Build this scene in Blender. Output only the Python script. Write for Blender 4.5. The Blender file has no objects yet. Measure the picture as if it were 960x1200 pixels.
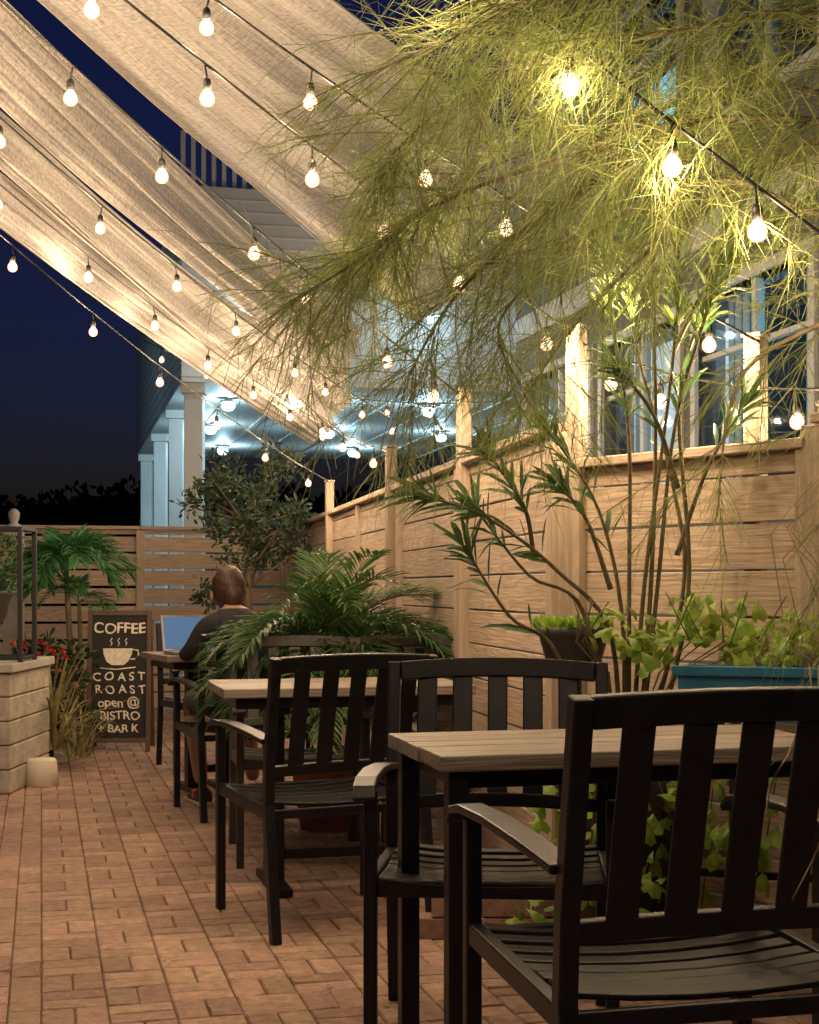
import bpy, math, random
from mathutils import Vector, Matrix, noise
random.seed(7)
R=random.random
def U(a,b): return random.uniform(a,b)
scene=bpy.context.scene
V=Vector
# ---------------------------------------------------------------- materials
def nt(name):
    m=bpy.data.materials.new(name); m.use_nodes=True
    t=m.node_tree; t.nodes.clear(); return m,t,t.nodes,t.links
def mk(name,base,rough=.6,metal=0.,var=.2,scale=8.,bump=0.,bscale=60.,island=0.,trans=0.,stretch=(1,1,1),hue=0.,spec=.5,dirt=0.):
    m,t,n,l=nt(name)
    out=n.new('ShaderNodeOutputMaterial'); p=n.new('ShaderNodeBsdfPrincipled')
    tc=n.new('ShaderNodeTexCoord'); mp=n.new('ShaderNodeMapping'); mp.inputs['Scale'].default_value=stretch
    l.new(tc.outputs['Object'],mp.inputs[0])
    nz=n.new('ShaderNodeTexNoise'); nz.inputs['Scale'].default_value=scale; nz.inputs['Detail'].default_value=2 if trans>0 else 6; nz.inputs['Roughness'].default_value=.65
    l.new(mp.outputs[0],nz.inputs['Vector'])
    cr=n.new('ShaderNodeValToRGB')
    cr.color_ramp.elements[0].position=.3; cr.color_ramp.elements[1].position=.7
    cr.color_ramp.elements[0].color=[c*(1-var) for c in base]+[1]
    cr.color_ramp.elements[1].color=[min(1,c*(1+var)) for c in base]+[1]
    l.new(nz.outputs['Fac'],cr.inputs[0])
    hs=n.new('ShaderNodeHueSaturation'); l.new(cr.outputs[0],hs.inputs['Color'])
    if island>0 or hue>0:
        g=n.new('ShaderNodeNewGeometry')
        mr=n.new('ShaderNodeMapRange'); mr.inputs[3].default_value=1-island; mr.inputs[4].default_value=1+island
        l.new(g.outputs['Random Per Island'],mr.inputs[0]); l.new(mr.outputs[0],hs.inputs['Value'])
        if hue>0:
            mm=n.new('ShaderNodeMath'); mm.operation='MULTIPLY'; mm.inputs[1].default_value=7.31
            fr=n.new('ShaderNodeMath'); fr.operation='FRACT'
            l.new(g.outputs['Random Per Island'],mm.inputs[0]); l.new(mm.outputs[0],fr.inputs[0])
            mh=n.new('ShaderNodeMapRange'); mh.inputs[3].default_value=.5-hue; mh.inputs[4].default_value=.5+hue
            l.new(fr.outputs[0],mh.inputs[0]); l.new(mh.outputs[0],hs.inputs['Hue'])
    colout=hs.outputs[0]
    if dirt>0:
        n2=n.new('ShaderNodeTexNoise'); n2.inputs['Scale'].default_value=1.3; n2.inputs['Detail'].default_value=5
        l.new(tc.outputs['Object'],n2.inputs['Vector'])
        c2=n.new('ShaderNodeValToRGB'); c2.color_ramp.elements[0].position=.35; c2.color_ramp.elements[1].position=.65
        c2.color_ramp.elements[0].color=(1-dirt,)*3+(1,); c2.color_ramp.elements[1].color=(1,1,1,1)
        l.new(n2.outputs['Fac'],c2.inputs[0])
        mx=n.new('ShaderNodeMix'); mx.data_type='RGBA'; mx.blend_type='MULTIPLY'; mx.inputs[0].default_value=1
        l.new(colout,mx.inputs[6]); l.new(c2.outputs[0],mx.inputs[7]); colout=mx.outputs[2]
    l.new(colout,p.inputs['Base Color'])
    p.inputs['Roughness'].default_value=rough; p.inputs['Metallic'].default_value=metal
    p.inputs['Specular IOR Level'].default_value=spec
    if bump>0:
        nb=n.new('ShaderNodeTexNoise'); nb.inputs['Scale'].default_value=bscale; nb.inputs['Detail'].default_value=4
        l.new(mp.outputs[0],nb.inputs['Vector'])
        b=n.new('ShaderNodeBump'); b.inputs['Strength'].default_value=bump; b.inputs['Distance'].default_value=.01
        l.new(nb.outputs['Fac'],b.inputs['Height']); l.new(b.outputs[0],p.inputs['Normal'])
    if trans>0:
        tr=n.new('ShaderNodeBsdfTranslucent'); l.new(colout,tr.inputs['Color'])
        ms=n.new('ShaderNodeMixShader'); ms.inputs[0].default_value=trans
        l.new(p.outputs[0],ms.inputs[1]); l.new(tr.outputs[0],ms.inputs[2]); l.new(ms.outputs[0],out.inputs[0])
    else: l.new(p.outputs[0],out.inputs[0])
    return m
def emit(name,col,s):
    m,t,n,l=nt(name); out=n.new('ShaderNodeOutputMaterial'); e=n.new('ShaderNodeEmission')
    e.inputs[0].default_value=(*col,1); e.inputs[1].default_value=s; l.new(e.outputs[0],out.inputs[0]); return m
def bulbmat(name,rim,core,s):
    m,t,n,l=nt(name); out=n.new('ShaderNodeOutputMaterial'); e=n.new('ShaderNodeEmission')
    lw=n.new('ShaderNodeLayerWeight'); lw.inputs[0].default_value=.5
    cr=n.new('ShaderNodeValToRGB'); cr.color_ramp.elements[0].position=.25; cr.color_ramp.elements[1].position=.85
    cr.color_ramp.elements[0].color=(*core,1); cr.color_ramp.elements[1].color=(*rim,1)
    l.new(lw.outputs['Facing'],cr.inputs[0]); l.new(cr.outputs[0],e.inputs[0]); e.inputs[1].default_value=s
    tp=n.new('ShaderNodeBsdfTransparent'); ms=n.new('ShaderNodeMixShader'); ms.inputs[0].default_value=.4
    l.new(e.outputs[0],ms.inputs[1]); l.new(tp.outputs[0],ms.inputs[2]); l.new(ms.outputs[0],out.inputs[0])
    m.cycles.emission_sampling='NONE'; return m
def wood(name,base,dark,axis_scale=(1.2,26,26),rough=.65,island=.14,lines=.6):
    m=mk(name,base,rough=rough,var=.18,scale=3,stretch=axis_scale,bump=.35,bscale=5,island=island,hue=.006,dirt=.25)
    t=m.node_tree; n=t.nodes; l=t.links
    tc=[x for x in n if x.type=='TEX_COORD'][0]; p=[x for x in n if x.type=='BSDF_PRINCIPLED'][0]
    mp=n.new('ShaderNodeMapping'); mp.inputs['Scale'].default_value=(.8,9,9) if axis_scale[0]<axis_scale[1] else (9,9,.8)
    l.new(tc.outputs['Object'],mp.inputs[0])
    g=n.new('ShaderNodeNewGeometry'); ad=n.new('ShaderNodeVectorMath'); ad.operation='ADD'
    sc=n.new('ShaderNodeVectorMath'); sc.operation='SCALE'; sc.inputs['Scale'].default_value=40
    cx=n.new('ShaderNodeCombineXYZ')
    for i in range(3): l.new(g.outputs['Random Per Island'],cx.inputs[i])
    l.new(cx.outputs[0],sc.inputs[0]); l.new(mp.outputs[0],ad.inputs[0]); l.new(sc.outputs[0],ad.inputs[1])
    nz=n.new('ShaderNodeTexNoise'); nz.inputs['Scale'].default_value=1; nz.inputs['Detail'].default_value=2
    l.new(ad.outputs[0],nz.inputs['Vector'])
    m1=n.new('ShaderNodeMath'); m1.operation='MULTIPLY'; m1.inputs[1].default_value=90
    s1=n.new('ShaderNodeMath'); s1.operation='SINE'
    l.new(nz.outputs['Fac'],m1.inputs[0]); l.new(m1.outputs[0],s1.inputs[0])
    mr=n.new('ShaderNodeMapRange'); mr.inputs[1].default_value=.0; mr.inputs[2].default_value=1; mr.inputs[3].default_value=0; mr.inputs[4].default_value=lines
    l.new(s1.outputs[0],mr.inputs[0])
    src=p.inputs['Base Color'].links[0].from_socket
    mx=n.new('ShaderNodeMix'); mx.data_type='RGBA'; l.new(mr.outputs[0],mx.inputs[0]); l.new(src,mx.inputs[6]); mx.inputs[7].default_value=(*dark,1)
    l.new(mx.outputs[2],p.inputs['Base Color'])
    return m
M_fence=wood('fence_wood',(.56,.44,.335),(.34,.24,.17))
M_post=wood('post_wood',(.52,.42,.325),(.36,.265,.18),axis_scale=(26,26,1.2))
M_table=wood('table_wood',(.30,.255,.21),(.12,.09,.07),rough=.55,island=.2)
M_black=mk('black_powdercoat',(.0085,.0085,.0115),rough=.40,var=.45,scale=14,bump=.12,bscale=250,spec=.35)
M_brownm=mk('bronze_powdercoat',(.045,.04,.036),rough=.45,var=.3,scale=12,bump=.05,bscale=300)
M_blue=mk('teal_paint',(.02,.17,.30),rough=.45,var=.25,scale=10,bump=.05,bscale=200)
M_brick=mk('paver_brick',(.43,.285,.215),rough=.78,var=.30,scale=26,bump=.6,bscale=160,island=.22,hue=.012,dirt=.3)
M_sand=mk('joint_sand',(.13,.085,.06),rough=.95,var=.4,scale=30,bump=.4)
M_ground=mk('dark_ground',(.03,.028,.022),rough=.95,var=.4,scale=2)
M_white=mk('white_paint',(.74,.78,.78),rough=.6,var=.05,scale=3,bump=.05,dirt=.12)
M_grey=mk('grey_siding',(.14,.155,.175),rough=.7,var=.15,scale=3,dirt=.2)
M_darkframe=mk('dark_frame',(.03,.03,.035),rough=.5)
M_stone=mk('stone_block',(.46,.41,.35),rough=.85,var=.3,scale=9,bump=.9,bscale=30,island=.15)
M_slab=mk('cap_stone',(.55,.52,.47),rough=.7,var=.16,scale=6,bump=.3,dirt=.2)
M_pot=mk('terracotta',(.30,.12,.07),rough=.8,var=.25,scale=6,bump=.2)
M_pot2=mk('white_pot_glaze',(.72,.68,.60),rough=.5,var=.1,scale=6)
M_urn=mk('urn_iron',(.06,.055,.055),rough=.55,var=.3,scale=10)
M_bark=mk('bark',(.16,.12,.08),rough=.85,var=.4,scale=30,bump=.6,stretch=(1,1,.3))
M_bark2=mk('green_bark',(.17,.14,.08),rough=.8,var=.35,scale=30,bump=.4)
M_feather=mk('feathery_foliage',(.225,.275,.085),rough=.6,var=.25,scale=2.2,island=.4,hue=.03,trans=.4)
M_feather2=mk('pale_twigs',(.42,.33,.2),rough=.7,var=.2,scale=5,island=.2)
M_oleander=mk('oleander_leaf',(.075,.14,.05),rough=.42,var=.3,scale=3,island=.45,hue=.03,trans=.35)
M_palm=mk('palm_leaf',(.08,.16,.05),rough=.38,var=.3,scale=3,island=.45,hue=.025,trans=.35)
M_palm2=mk('bright_palm_leaf',(.09,.28,.10),rough=.45,var=.25,scale=3,island=.3,trans=.35)
M_ficus=mk('ficus_leaf',(.06,.095,.055),rough=.4,var=.3,scale=3,island=.45,hue=.02,trans=.25)
M_box=mk('boxwood_leaf',(.07,.15,.04),rough=.5,var=.3,scale=6,island=.45,trans=.2)
M_lime=mk('lime_leaf',(.28,.42,.06),rough=.45,var=.2,scale=4,island=.35,hue=.02,trans=.4)
M_dkleaf=mk('dark_bush_leaf',(.03,.06,.02),rough=.5,var=.3,scale=6,island=.4,trans=.2)
M_spider=mk('striped_leaf',(.42,.38,.18),rough=.5,var=.3,scale=40,island=.3,hue=.03,trans=.3)
M_red=mk('red_petal',(.6,.04,.03),rough=.5,island=.2,trans=.3)
M_far=mk('distant_foliage',(.010,.011,.013),rough=.95,island=.4)
M_chalk=mk('chalkboard',(.014,.014,.013),rough=.7,var=.4,scale=5,dirt=.2)
M_chalkw=mk('chalk',(.80,.74,.64),rough=.9,var=.25,scale=60)
M_signw=mk('sign_frame_wood',(.10,.06,.04),rough=.6,stretch=(10,10,1))
M_cable=mk('black_cable',(.008,.008,.008),rough=.5)
M_bulb=bulbmat('warm_bulb_glass',(1,.24,.05),(1,.80,.50),5)
M_bulbc=bulbmat('cool_lamp_glass',(.3,.7,1.),(.85,.95,1.),6)
M_winc=emit('lit_window_interior',(.16,.66,.95),1.7)
M_winw=emit('lit_window_warm',(.66,.78,.78),.9)
M_screen=emit('laptop_screen',(.35,.6,1),.3)
M_alu=mk('aluminium',(.4,.4,.42),rough=.35,metal=.8)
M_shirt=mk('dark_shirt',(.02,.02,.027),rough=.85,var=.3,scale=20,bump=.3,bscale=40)
M_short=mk('grey_shorts',(.12,.115,.11),rough=.9,var=.3,scale=20,bump=.3,bscale=40)
M_skin=mk('skin',(.45,.25,.17),rough=.55,var=.08,scale=6)
M_hair=mk('brown_hair',(.05,.022,.014),rough=.5,var=.4,scale=30,stretch=(1,1,.2),bump=.5,bscale=80)
M_shoe=mk('sneaker',(.05,.03,.03),rough=.6)
M_shoer=mk('sneaker_orange',(.6,.13,.05),rough=.6)
M_sole=mk('sneaker_sole',(.6,.55,.5),rough=.6)
def sailmat():
    m,t,n,l=nt('shade_cloth'); out=n.new('ShaderNodeOutputMaterial')
    tc=n.new('ShaderNodeTexCoord')
    mp=n.new('ShaderNodeMapping'); mp.inputs['Scale'].default_value=(60,4,60); l.new(tc.outputs['UV'],mp.inputs[0])
    nz=n.new('ShaderNodeTexNoise'); nz.inputs['Scale'].default_value=2.2; nz.inputs['Detail'].default_value=5; l.new(mp.outputs[0],nz.inputs['Vector'])
    mp3=n.new('ShaderNodeMapping'); mp3.inputs['Scale'].default_value=(26,170,1); l.new(tc.outputs['UV'],mp3.inputs[0])
    n3=n.new('ShaderNodeTexNoise'); n3.inputs['Scale'].default_value=2.; n3.inputs['Detail'].default_value=5; l.new(mp3.outputs[0],n3.inputs['Vector'])
    ad=n.new('ShaderNodeMath'); ad.operation='ADD'; l.new(nz.outputs['Fac'],ad.inputs[0]); l.new(n3.outputs['Fac'],ad.inputs[1])
    hf=n.new('ShaderNodeMath'); hf.operation='MULTIPLY'; hf.inputs[1].default_value=.5; l.new(ad.outputs[0],hf.inputs[0])
    cr=n.new('ShaderNodeValToRGB'); cr.color_ramp.elements[0].position=.38; cr.color_ramp.elements[1].position=.62
    cr.color_ramp.elements[0].color=(.26,.235,.23,1); cr.color_ramp.elements[1].color=(.60,.57,.55,1)
    l.new(hf.outputs[0],cr.inputs[0])
    d=n.new('ShaderNodeBsdfPrincipled'); d.inputs['Roughness'].default_value=.38; l.new(cr.outputs[0],d.inputs['Base Color'])
    b=n.new('ShaderNodeBump'); b.inputs['Strength'].default_value=.9; b.inputs['Distance'].default_value=.012; l.new(hf.outputs[0],b.inputs['Height']); l.new(b.outputs[0],d.inputs['Normal'])
    tr=n.new('ShaderNodeBsdfTranslucent'); l.new(cr.outputs[0],tr.inputs[0])
    a=n.new('ShaderNodeMixShader'); a.inputs[0].default_value=.3; l.new(d.outputs[0],a.inputs[1]); l.new(tr.outputs[0],a.inputs[2])
    l.new(a.outputs[0],out.inputs[0]); return m
M_sail=sailmat()
def glassmat():
    m,t,n,l=nt('window_glass'); out=n.new('ShaderNodeOutputMaterial')
    g=n.new('ShaderNodeBsdfGlossy'); g.inputs['Roughness'].default_value=.03; g.inputs[0].default_value=(.9,.95,1,1)
    tp=n.new('ShaderNodeBsdfTransparent'); tp.inputs[0].default_value=(.85,.9,.92,1)
    fr=n.new('ShaderNodeFresnel'); fr.inputs[0].default_value=1.6
    s=n.new('ShaderNodeMixShader'); l.new(fr.outputs[0],s.inputs[0]); l.new(tp.outputs[0],s.inputs[1]); l.new(g.outputs[0],s.inputs[2]); l.new(s.outputs[0],out.inputs[0]); return m
M_glass=glassmat()
# ---------------------------------------------------------------- mesh builder
class MB:
    def __init__(s): s.v=[];s.f=[];s.m=[];s.mi=0;s.sm=False;s.smf=[]
    def face(s,ids): s.f.append(ids); s.m.append(s.mi); s.smf.append(s.sm)
    def add(s,vs,fs):
        o=len(s.v); s.v.extend([tuple(a) for a in vs])
        for f in fs: s.face([o+i for i in f])
    def box(s,x0,x1,y0,y1,z0,z1):
        s.add([(x0,y0,z0),(x1,y0,z0),(x1,y1,z0),(x0,y1,z0),(x0,y0,z1),(x1,y0,z1),(x1,y1,z1),(x0,y1,z1)],
              [(3,2,1,0),(4,5,6,7),(0,1,5,4),(1,2,6,5),(2,3,7,6),(3,0,4,7)])
    def sweep(s,pts,w,t,side):
        pts=[V(p) for p in pts]; side=V(side).normalized(); vs=[]; k=len(pts)
        for i,p in enumerate(pts):
            tg=(pts[min(i+1,k-1)]-pts[max(i-1,0)]).normalized()
            sd=(side-tg*side.dot(tg)).normalized(); up=tg.cross(sd)
            for a,b in ((-1,-1),(1,-1),(1,1),(-1,1)): vs.append(p+sd*a*w/2+up*b*t/2)
        fs=[(3,2,1,0),(4*k-4,4*k-3,4*k-2,4*k-1)]
        for i in range(k-1):
            for j in range(4): fs.append((4*i+j,4*i+(j+1)%4,4*i+4+(j+1)%4,4*i+4+j))
        s.add(vs,fs)
    def tube(s,pts,r,n=6):
        pts=[V(p) for p in pts]; k=len(pts); vs=[]
        if not isinstance(r,(list,tuple)): r=[r]*k
        ref=V((.31,.17,.93))
        for i,p in enumerate(pts):
            tg=(pts[min(i+1,k-1)]-pts[max(i-1,0)]).normalized()
            if abs(tg.dot(ref))>.97: rf=V((1,0,0))
            else: rf=ref
            a=tg.cross(rf).normalized(); b=tg.cross(a)
            for j in range(n):
                an=2*math.pi*j/n; vs.append(p+(a*math.cos(an)+b*math.sin(an))*r[i])
        fs=[tuple(range(n))[::-1],tuple(range(n*k-n,n*k))]
        for i in range(k-1):
            for j in range(n): fs.append((n*i+j,n*i+(j+1)%n,n*i+n+(j+1)%n,n*i+n+j))
        s.sm=True; s.add(vs,fs); s.sm=False
    def lathe(s,prof,c=(0,0,0),n=20):
        vs=[];k=len(prof)
        for r,z in prof:
            for j in range(n):
                a=2*math.pi*j/n; vs.append((c[0]+r*math.cos(a),c[1]+r*math.sin(a),c[2]+z))
        fs=[]
        for i in range(k-1):
            for j in range(n): fs.append((n*i+j,n*i+(j+1)%n,n*i+n+(j+1)%n,n*i+n+j))
        s.sm=True; s.add(vs,fs); s.sm=False
    def leaf(s,b,d,L,w,nrm=None,fold=.25,droop=0.):
        b=V(b); d=V(d).normalized()
        if nrm is None: nrm=V((U(-1,1),U(-1,1),U(-.3,1)))
        sd=d.cross(V(nrm)); 
        if sd.length<1e-3: sd=d.cross(V((1,0,.2)))
        sd.normalize(); up=sd.cross(d)
        m1=b+d*L*.4; m2=b+d*L*.75-V((0,0,droop*L*.3)); tip=b+d*L-V((0,0,droop*L))
        vs=[b,m1+sd*w/2+up*w*fold,m1,m1-sd*w/2+up*w*fold,m2+sd*w*.36+up*w*fold*.6,m2,m2-sd*w*.36+up*w*fold*.6,tip]
        s.add(vs,[(0,2,1),(0,3,2),(1,2,5,4),(2,3,6,5),(4,5,7),(5,6,7)])
    def strand(s,b,d,L,w,g=.5):
        b=V(b); d=V(d).normalized(); sd=d.cross(V((U(-1,1),U(-1,1),U(-1,1)))).normalized()*w/2
        p1=b+d*L*.5-V((0,0,g*L*.12)); p2=b+d*L-V((0,0,g*L*.5))
        s.add([b-sd,b+sd,p1+sd,p1-sd,p2+sd*.4,p2-sd*.4],[(0,1,2,3),(3,2,4,5)])
    def obj(s,name,mats,loc=(0,0,0),rot=0.,parent=None,bevel=0.,scale=1.,smooth=False):
        me=bpy.data.meshes.new(name); me.from_pydata(s.v,[],s.f)
        if not isinstance(mats,(list,tuple)): mats=[mats]
        for m in mats: me.materials.append(m)
        me.polygons.foreach_set('material_index',s.m)
        me.polygons.foreach_set('use_smooth',[True]*len(s.f) if smooth else s.smf); me.update()
        o=bpy.data.objects.new(name,me); scene.collection.objects.link(o)
        o.location=loc; o.rotation_euler=(0,0,math.radians(rot)); o.scale=(scale,)*3
        if parent: o.parent=parent
        if bevel>0:
            b=o.modifiers.new('bevel','BEVEL'); b.width=bevel; b.segments=2; b.limit_method='ANGLE'; b.angle_limit=math.radians(50)
        return o
def empty(name,loc=(0,0,0),rot=0.):
    e=bpy.data.objects.new(name,None); scene.collection.objects.link(e); e.location=loc; e.rotation_euler=(0,0,math.radians(rot)); e.empty_display_size=.1; return e
def plight(loc,watt,col,parent,rad=.016,name='bulb_filament_light'):
    d=bpy.data.lights.new(name,'POINT'); d.energy=watt; d.color=col; d.shadow_soft_size=rad
    o=bpy.data.objects.new(name,d); scene.collection.objects.link(o); o.location=loc; o.parent=parent; return o
AIS=14.25
# ---------------------------------------------------------------- ground
g=MB(); g.add([(-300,-300,-.03),(300,-300,-.03),(300,300,-.03),(-300,300,-.03)],[(0,1,2,3)]); g.obj('ground',M_ground)
g=MB(); g.add([(-4.5,-1,-.007),(3.2,-1,-.007),(3.2,14,-.007),(-4.5,14,-.007)],[(0,1,2,3)]); g.obj('patio_bedding_sand',M_sand,rot=AIS)
pv=MB()
def brick(x0,y0,x1,y1):
    j=.0018; c=.004; z=U(-.0018,.0012); tx=U(-.0014,.0014); ty=U(-.0014,.0014)
    x0+=j+U(-.001,.001);y0+=j+U(-.001,.001);x1-=j+U(-.001,.001);y1-=j+U(-.001,.001)
    vs=[(x0,y0,-.02),(x1,y0,-.02),(x1,y1,-.02),(x0,y1,-.02),
        (x0,y0,z-c),(x1,y0,z-c),(x1,y1,z-c),(x0,y1,z-c),
        (x0+c,y0+c,z-tx-ty),(x1-c,y0+c,z+tx-ty),(x1-c,y1-c,z+tx+ty),(x0+c,y1-c,z-tx+ty)]
    fs=[(8,9,10,11)]
    for i in range(4):
        k=(i+1)%4; fs.append((i,k,k+4,i+4)); fs.append((i+4,k+4,k+8,i+8))
    pv.add(vs,fs)
B=.17
for i in range(17):
    for jx in range(5,80):
        x=i*B; y=jx*B
        if (i+jx)%2: brick(x,y,x+B,y+B/2); brick(x,y+B/2,x+B,y+B)
        else: brick(x,y,x+B/2,y+B); brick(x+B/2,y,x+B,y+B)
for i in range(25):
    for jx in range(5,80):
        y=jx*B+(B/2 if i%2 else 0); x=-(i+1)*B/2; brick(x,y,x+B/2,y+B)
pv.obj('brick_pavement',M_brick,rot=AIS)
fl=MB()
for i in range(150):
    a=U(-.3,2.); b=U(2.6,12); fl.leaf((a,b,.006+U(0,.004)),(U(-1,1),U(-1,1),.05),U(.012,.035),U(.005,.012),(0,0,1))
fl.obj('fallen_leaves',M_spider,rot=AIS)
# ---------------------------------------------------------------- fences
def fence(name,p0,p1,z0,ztop,bh=.135,gap=.006,post=1.35,cap=True,gapvar=0.):
    p0=V((*p0,0)); p1=V((*p1,0)); d=p1-p0; L=d.length; ang=math.degrees(math.atan2(d.y,d.x))
    e=empty(name,p0,ang); bd=MB(); z=z0
    n=max(1,round(L/post)); st=L/n
    while z<ztop-.06:
        h=min(bh,ztop-.033-z)
        for i in range(n):
            a=i*st+.004; b=(i+1)*st-.004; o=U(-.003,.003); yy=U(-.003,.003)
            bd.box(a,b,-.011+yy,.011+yy,z+o*.6,z+h+min(0,o*.6))
        z+=bh+gap+gapvar*R()
    bd.obj('boards',M_fence,parent=e,bevel=.003)
    if cap:
        c=MB()
        for i in range(n): c.box(i*st+.002,(i+1)*st-.002,-.05,.05,ztop-.03,ztop)
        c.obj('cap_rail',M_fence,parent=e,bevel=.004)
    ps=MB()
    for i in range(n+1): ps.box(i*st-.038,i*st+.038,-.036,.036,0,ztop-.032)
    ps.obj('posts',M_post,parent=e,bevel=.004)
    return e
fence('wooden_fence',(.50,4.87),(-1.10,13.3),.03,1.656)
fence('wooden_fence',(.56,4.90),(1.16,4.17),.03,1.533,post=1.1)
fence('wooden_fence',(1.17,4.15),(2.3,2.8),.03,1.60,post=1.2)
fence('wooden_fence',(-1.15,13.3),(-6.2,12.1),.03,1.66,gap=.014,gapvar=.012)
for (x,y,h) in ((.23,6.14,1.93),(-.10,7.84,1.86),(-.57,10.35,1.86),(.56,4.86,1.97),(1.05,4.40,1.86),(1.22,4.2,1.63)):
    p=MB(); p.box(-.028,.028,-.028,.028,0,h); p.box(-.034,.034,-.034,.034,h+.001,h+.014)
    p.obj('light_post',M_post,loc=(x,y,0),rot=AIS if x<.5 else -40,bevel=.004)
# ---------------------------------------------------------------- chairs
def chair(loc,rot,scale=1.,mat=M_black,name='patio_chair'):
    c=MB(); W=.27
    for s in (-1,1):
        c.sweep([(s*W,-.335,0),(s*W,-.30,.2),(s*W,-.265,.42),(s*W,-.275,.56),(s*W,-.31,.75),(s*W,-.335,.885)],.032,.036,(1,0,0))
        c.sweep([(s*W,.225,0),(s*W,.225,.625)],.03,.03,(1,0,0))
        c.sweep([(s*(W+.008),.285,.612),(s*(W+.010),.262,.634),(s*(W+.012),.2,.646),(s*(W+.012),.05,.648),(s*(W+.008),-.12,.638),(s*W,-.27,.622)],.052,.016,(1,0,0))
        c.sweep([(s*(W-.001),.21,.415),(s*(W-.001),-.25,.395)],.026,.04,(1,0,0))
    def by(z): return -.262-.075*max(0,(z-.5)/.385)**1.2
    def rail(z,h,t,bow):
        c.sweep([(x*W*.94,by(z)-bow*(1-x*x)+.001,z+.010*(1-x*x)) for x in [-1,-.75,-.5,-.25,0,.25,.5,.75,1]],h,t,(0,-.16,1))
    rail(.862,.05,.022,.035); rail(.525,.036,.02,.02)
    for i in range(5):
        x=(i-2)*.092; q=1-(x/W)**2
        c.sweep([(x,by(z)-(.02+.015*(z-.52)/.34)*q,z) for z in (.535,.62,.70,.78,.848)],.052,.012,(1,0,0))
    for i in range(8):
        y=-.225+i*.061
        c.sweep([(x*(W-.016),y,.425-.016*(1-x*x)-.012*math.sin(math.pi*i/7)) for x in (-1,-.6,-.2,.2,.6,1)],.011,.047,(0,0,1))
    c.sweep([(-W+.01,.215,.405),(W-.01,.215,.405)],.04,.02,(0,0,1))
    c.sweep([(-W+.01,-.262,.39),(W-.01,-.262,.39)],.03,.018,(0,0,1))
    return c.obj(name,mat,loc=(*loc,0),rot=rot,bevel=.004,scale=scale)
chair((.455,2.64),14,1.055)
chair((.205,3.53),175,1.02)
chair((-.31,4.90),25)
chair((-.44,5.98),190,1,M_brownm)
chair((.10,6.10),196,1,M_brownm)
chair((-.84,7.22),22)
chair((-1.20,8.85),200)
# ---------------------------------------------------------------- tables
def table(loc,rot,L,D,ped=True,h=.75):
    e=empty('patio_table',(*loc,0),rot); t=MB(); n=5; w=D/n
    for i in range(n):
        t.box(-L/2+U(0,.006),L/2-U(0,.006),-D/2+i*w+.0012,-D/2+(i+1)*w-.0012,h-.034+U(-.001,.001),h+U(-.0015,.0015))
    t.obj('top_planks',M_table,parent=e,bevel=.004)
    f=MB()
    f.box(-L/2+.05,L/2-.05,-D/2+.05,-D/2+.08,h-.075,h-.037); f.box(-L/2+.05,L/2-.05,D/2-.08,D/2-.05,h-.075,h-.037)
    f.box(-L/2+.05,-L/2+.08,-D/2+.08,D/2-.08,h-.075,h-.037); f.box(L/2-.08,L/2-.05,-D/2+.08,D/2-.08,h-.075,h-.037)
    if ped:
        for s in (-1,1):
            x=s*(L/2-.22)
            f.box(x-.035,x+.035,-.035,.035,.03,h-.075); f.box(x-.035,x+.035,-D/2+.06,D/2-.06,.0,.029)
            f.box(x-.03,x+.03,-D/2+.08,D/2-.08,h-.10,h-.076)
        f.box(-L/2+.26,L/2-.26,-.02,.02,.10,.14)
    else:
        for sx in (-1,1):
            for sy in (-1,1):
                x=sx*(L/2-.045); y=sy*(D/2-.045); f.box(x-.022,x+.022,y-.022,y+.022,0,h-.036)
    f.obj('metal_base',M_black,parent=e,bevel=.003)
table((.47,3.38),AIS,.96,.50,False)
table((-.27,5.43),AIS,.92,.56)
table((-1.10,7.93),25,.62,.56)
# ---------------------------------------------------------------- laptop
e=empty('laptop',(-1.14,7.76,.752),25); l=MB(); l.box(-.15,.15,-.10,.11,0,.016); l.obj('base',M_alu,parent=e,bevel=.003)
l=MB(); l.add([(-.15,.112,.016),(.15,.112,.016),(.15,.17,.205),(-.15,.17,.205),(-.15,.122,.014),(.15,.122,.014),(.15,.18,.203),(-.15,.18,.203)],[(0,1,2,3),(7,6,5,4),(0,4,5,1),(1,5,6,2),(2,6,7,3),(3,7,4,0)]); l.obj('lid',M_alu,parent=e)
l=MB(); l.add([(-.138,.1125,.026),(.138,.1125,.026),(.138,.166,.194),(-.138,.166,.194)],[(0,1,2,3)]); l.obj('screen',M_screen,parent=e)
# ---------------------------------------------------------------- person
def skinned(verts,edges,radii,root=0,sub=2):
    me=bpy.data.meshes.new('sk'); me.from_pydata(verts,edges,[]); o=bpy.data.objects.new('sk',me); scene.collection.objects.link(o)
    md=o.modifiers.new('s','SKIN'); md.use_smooth_shade=True
    sv=me.skin_vertices[0].data
    for i,r in enumerate(radii):
        sv[i].radius=(r,r) if not isinstance(r,tuple) else r; sv[i].use_root=(i==root)
    sb=o.modifiers.new('b','SUBSURF'); sb.levels=sub; sb.render_levels=sub
    dg=bpy.context.evaluated_depsgraph_get(); nm=bpy.data.meshes.new_from_object(o.evaluated_get(dg)); bpy.data.objects.remove(o)
    return nm
pe=empty('seated_person',(-.81,7.20,0),25)
vs=[(0,0,.535),(0,.03,.68),(0,.11,.84),(0,.18,.93),(0,.22,.99),(0,.25,1.03)]; ra=[(.145,.12),(.125,.10),(.14,.11),(.10,.085),.052,.048]
ed=[(i,i+1) for i in range(5)]
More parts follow.
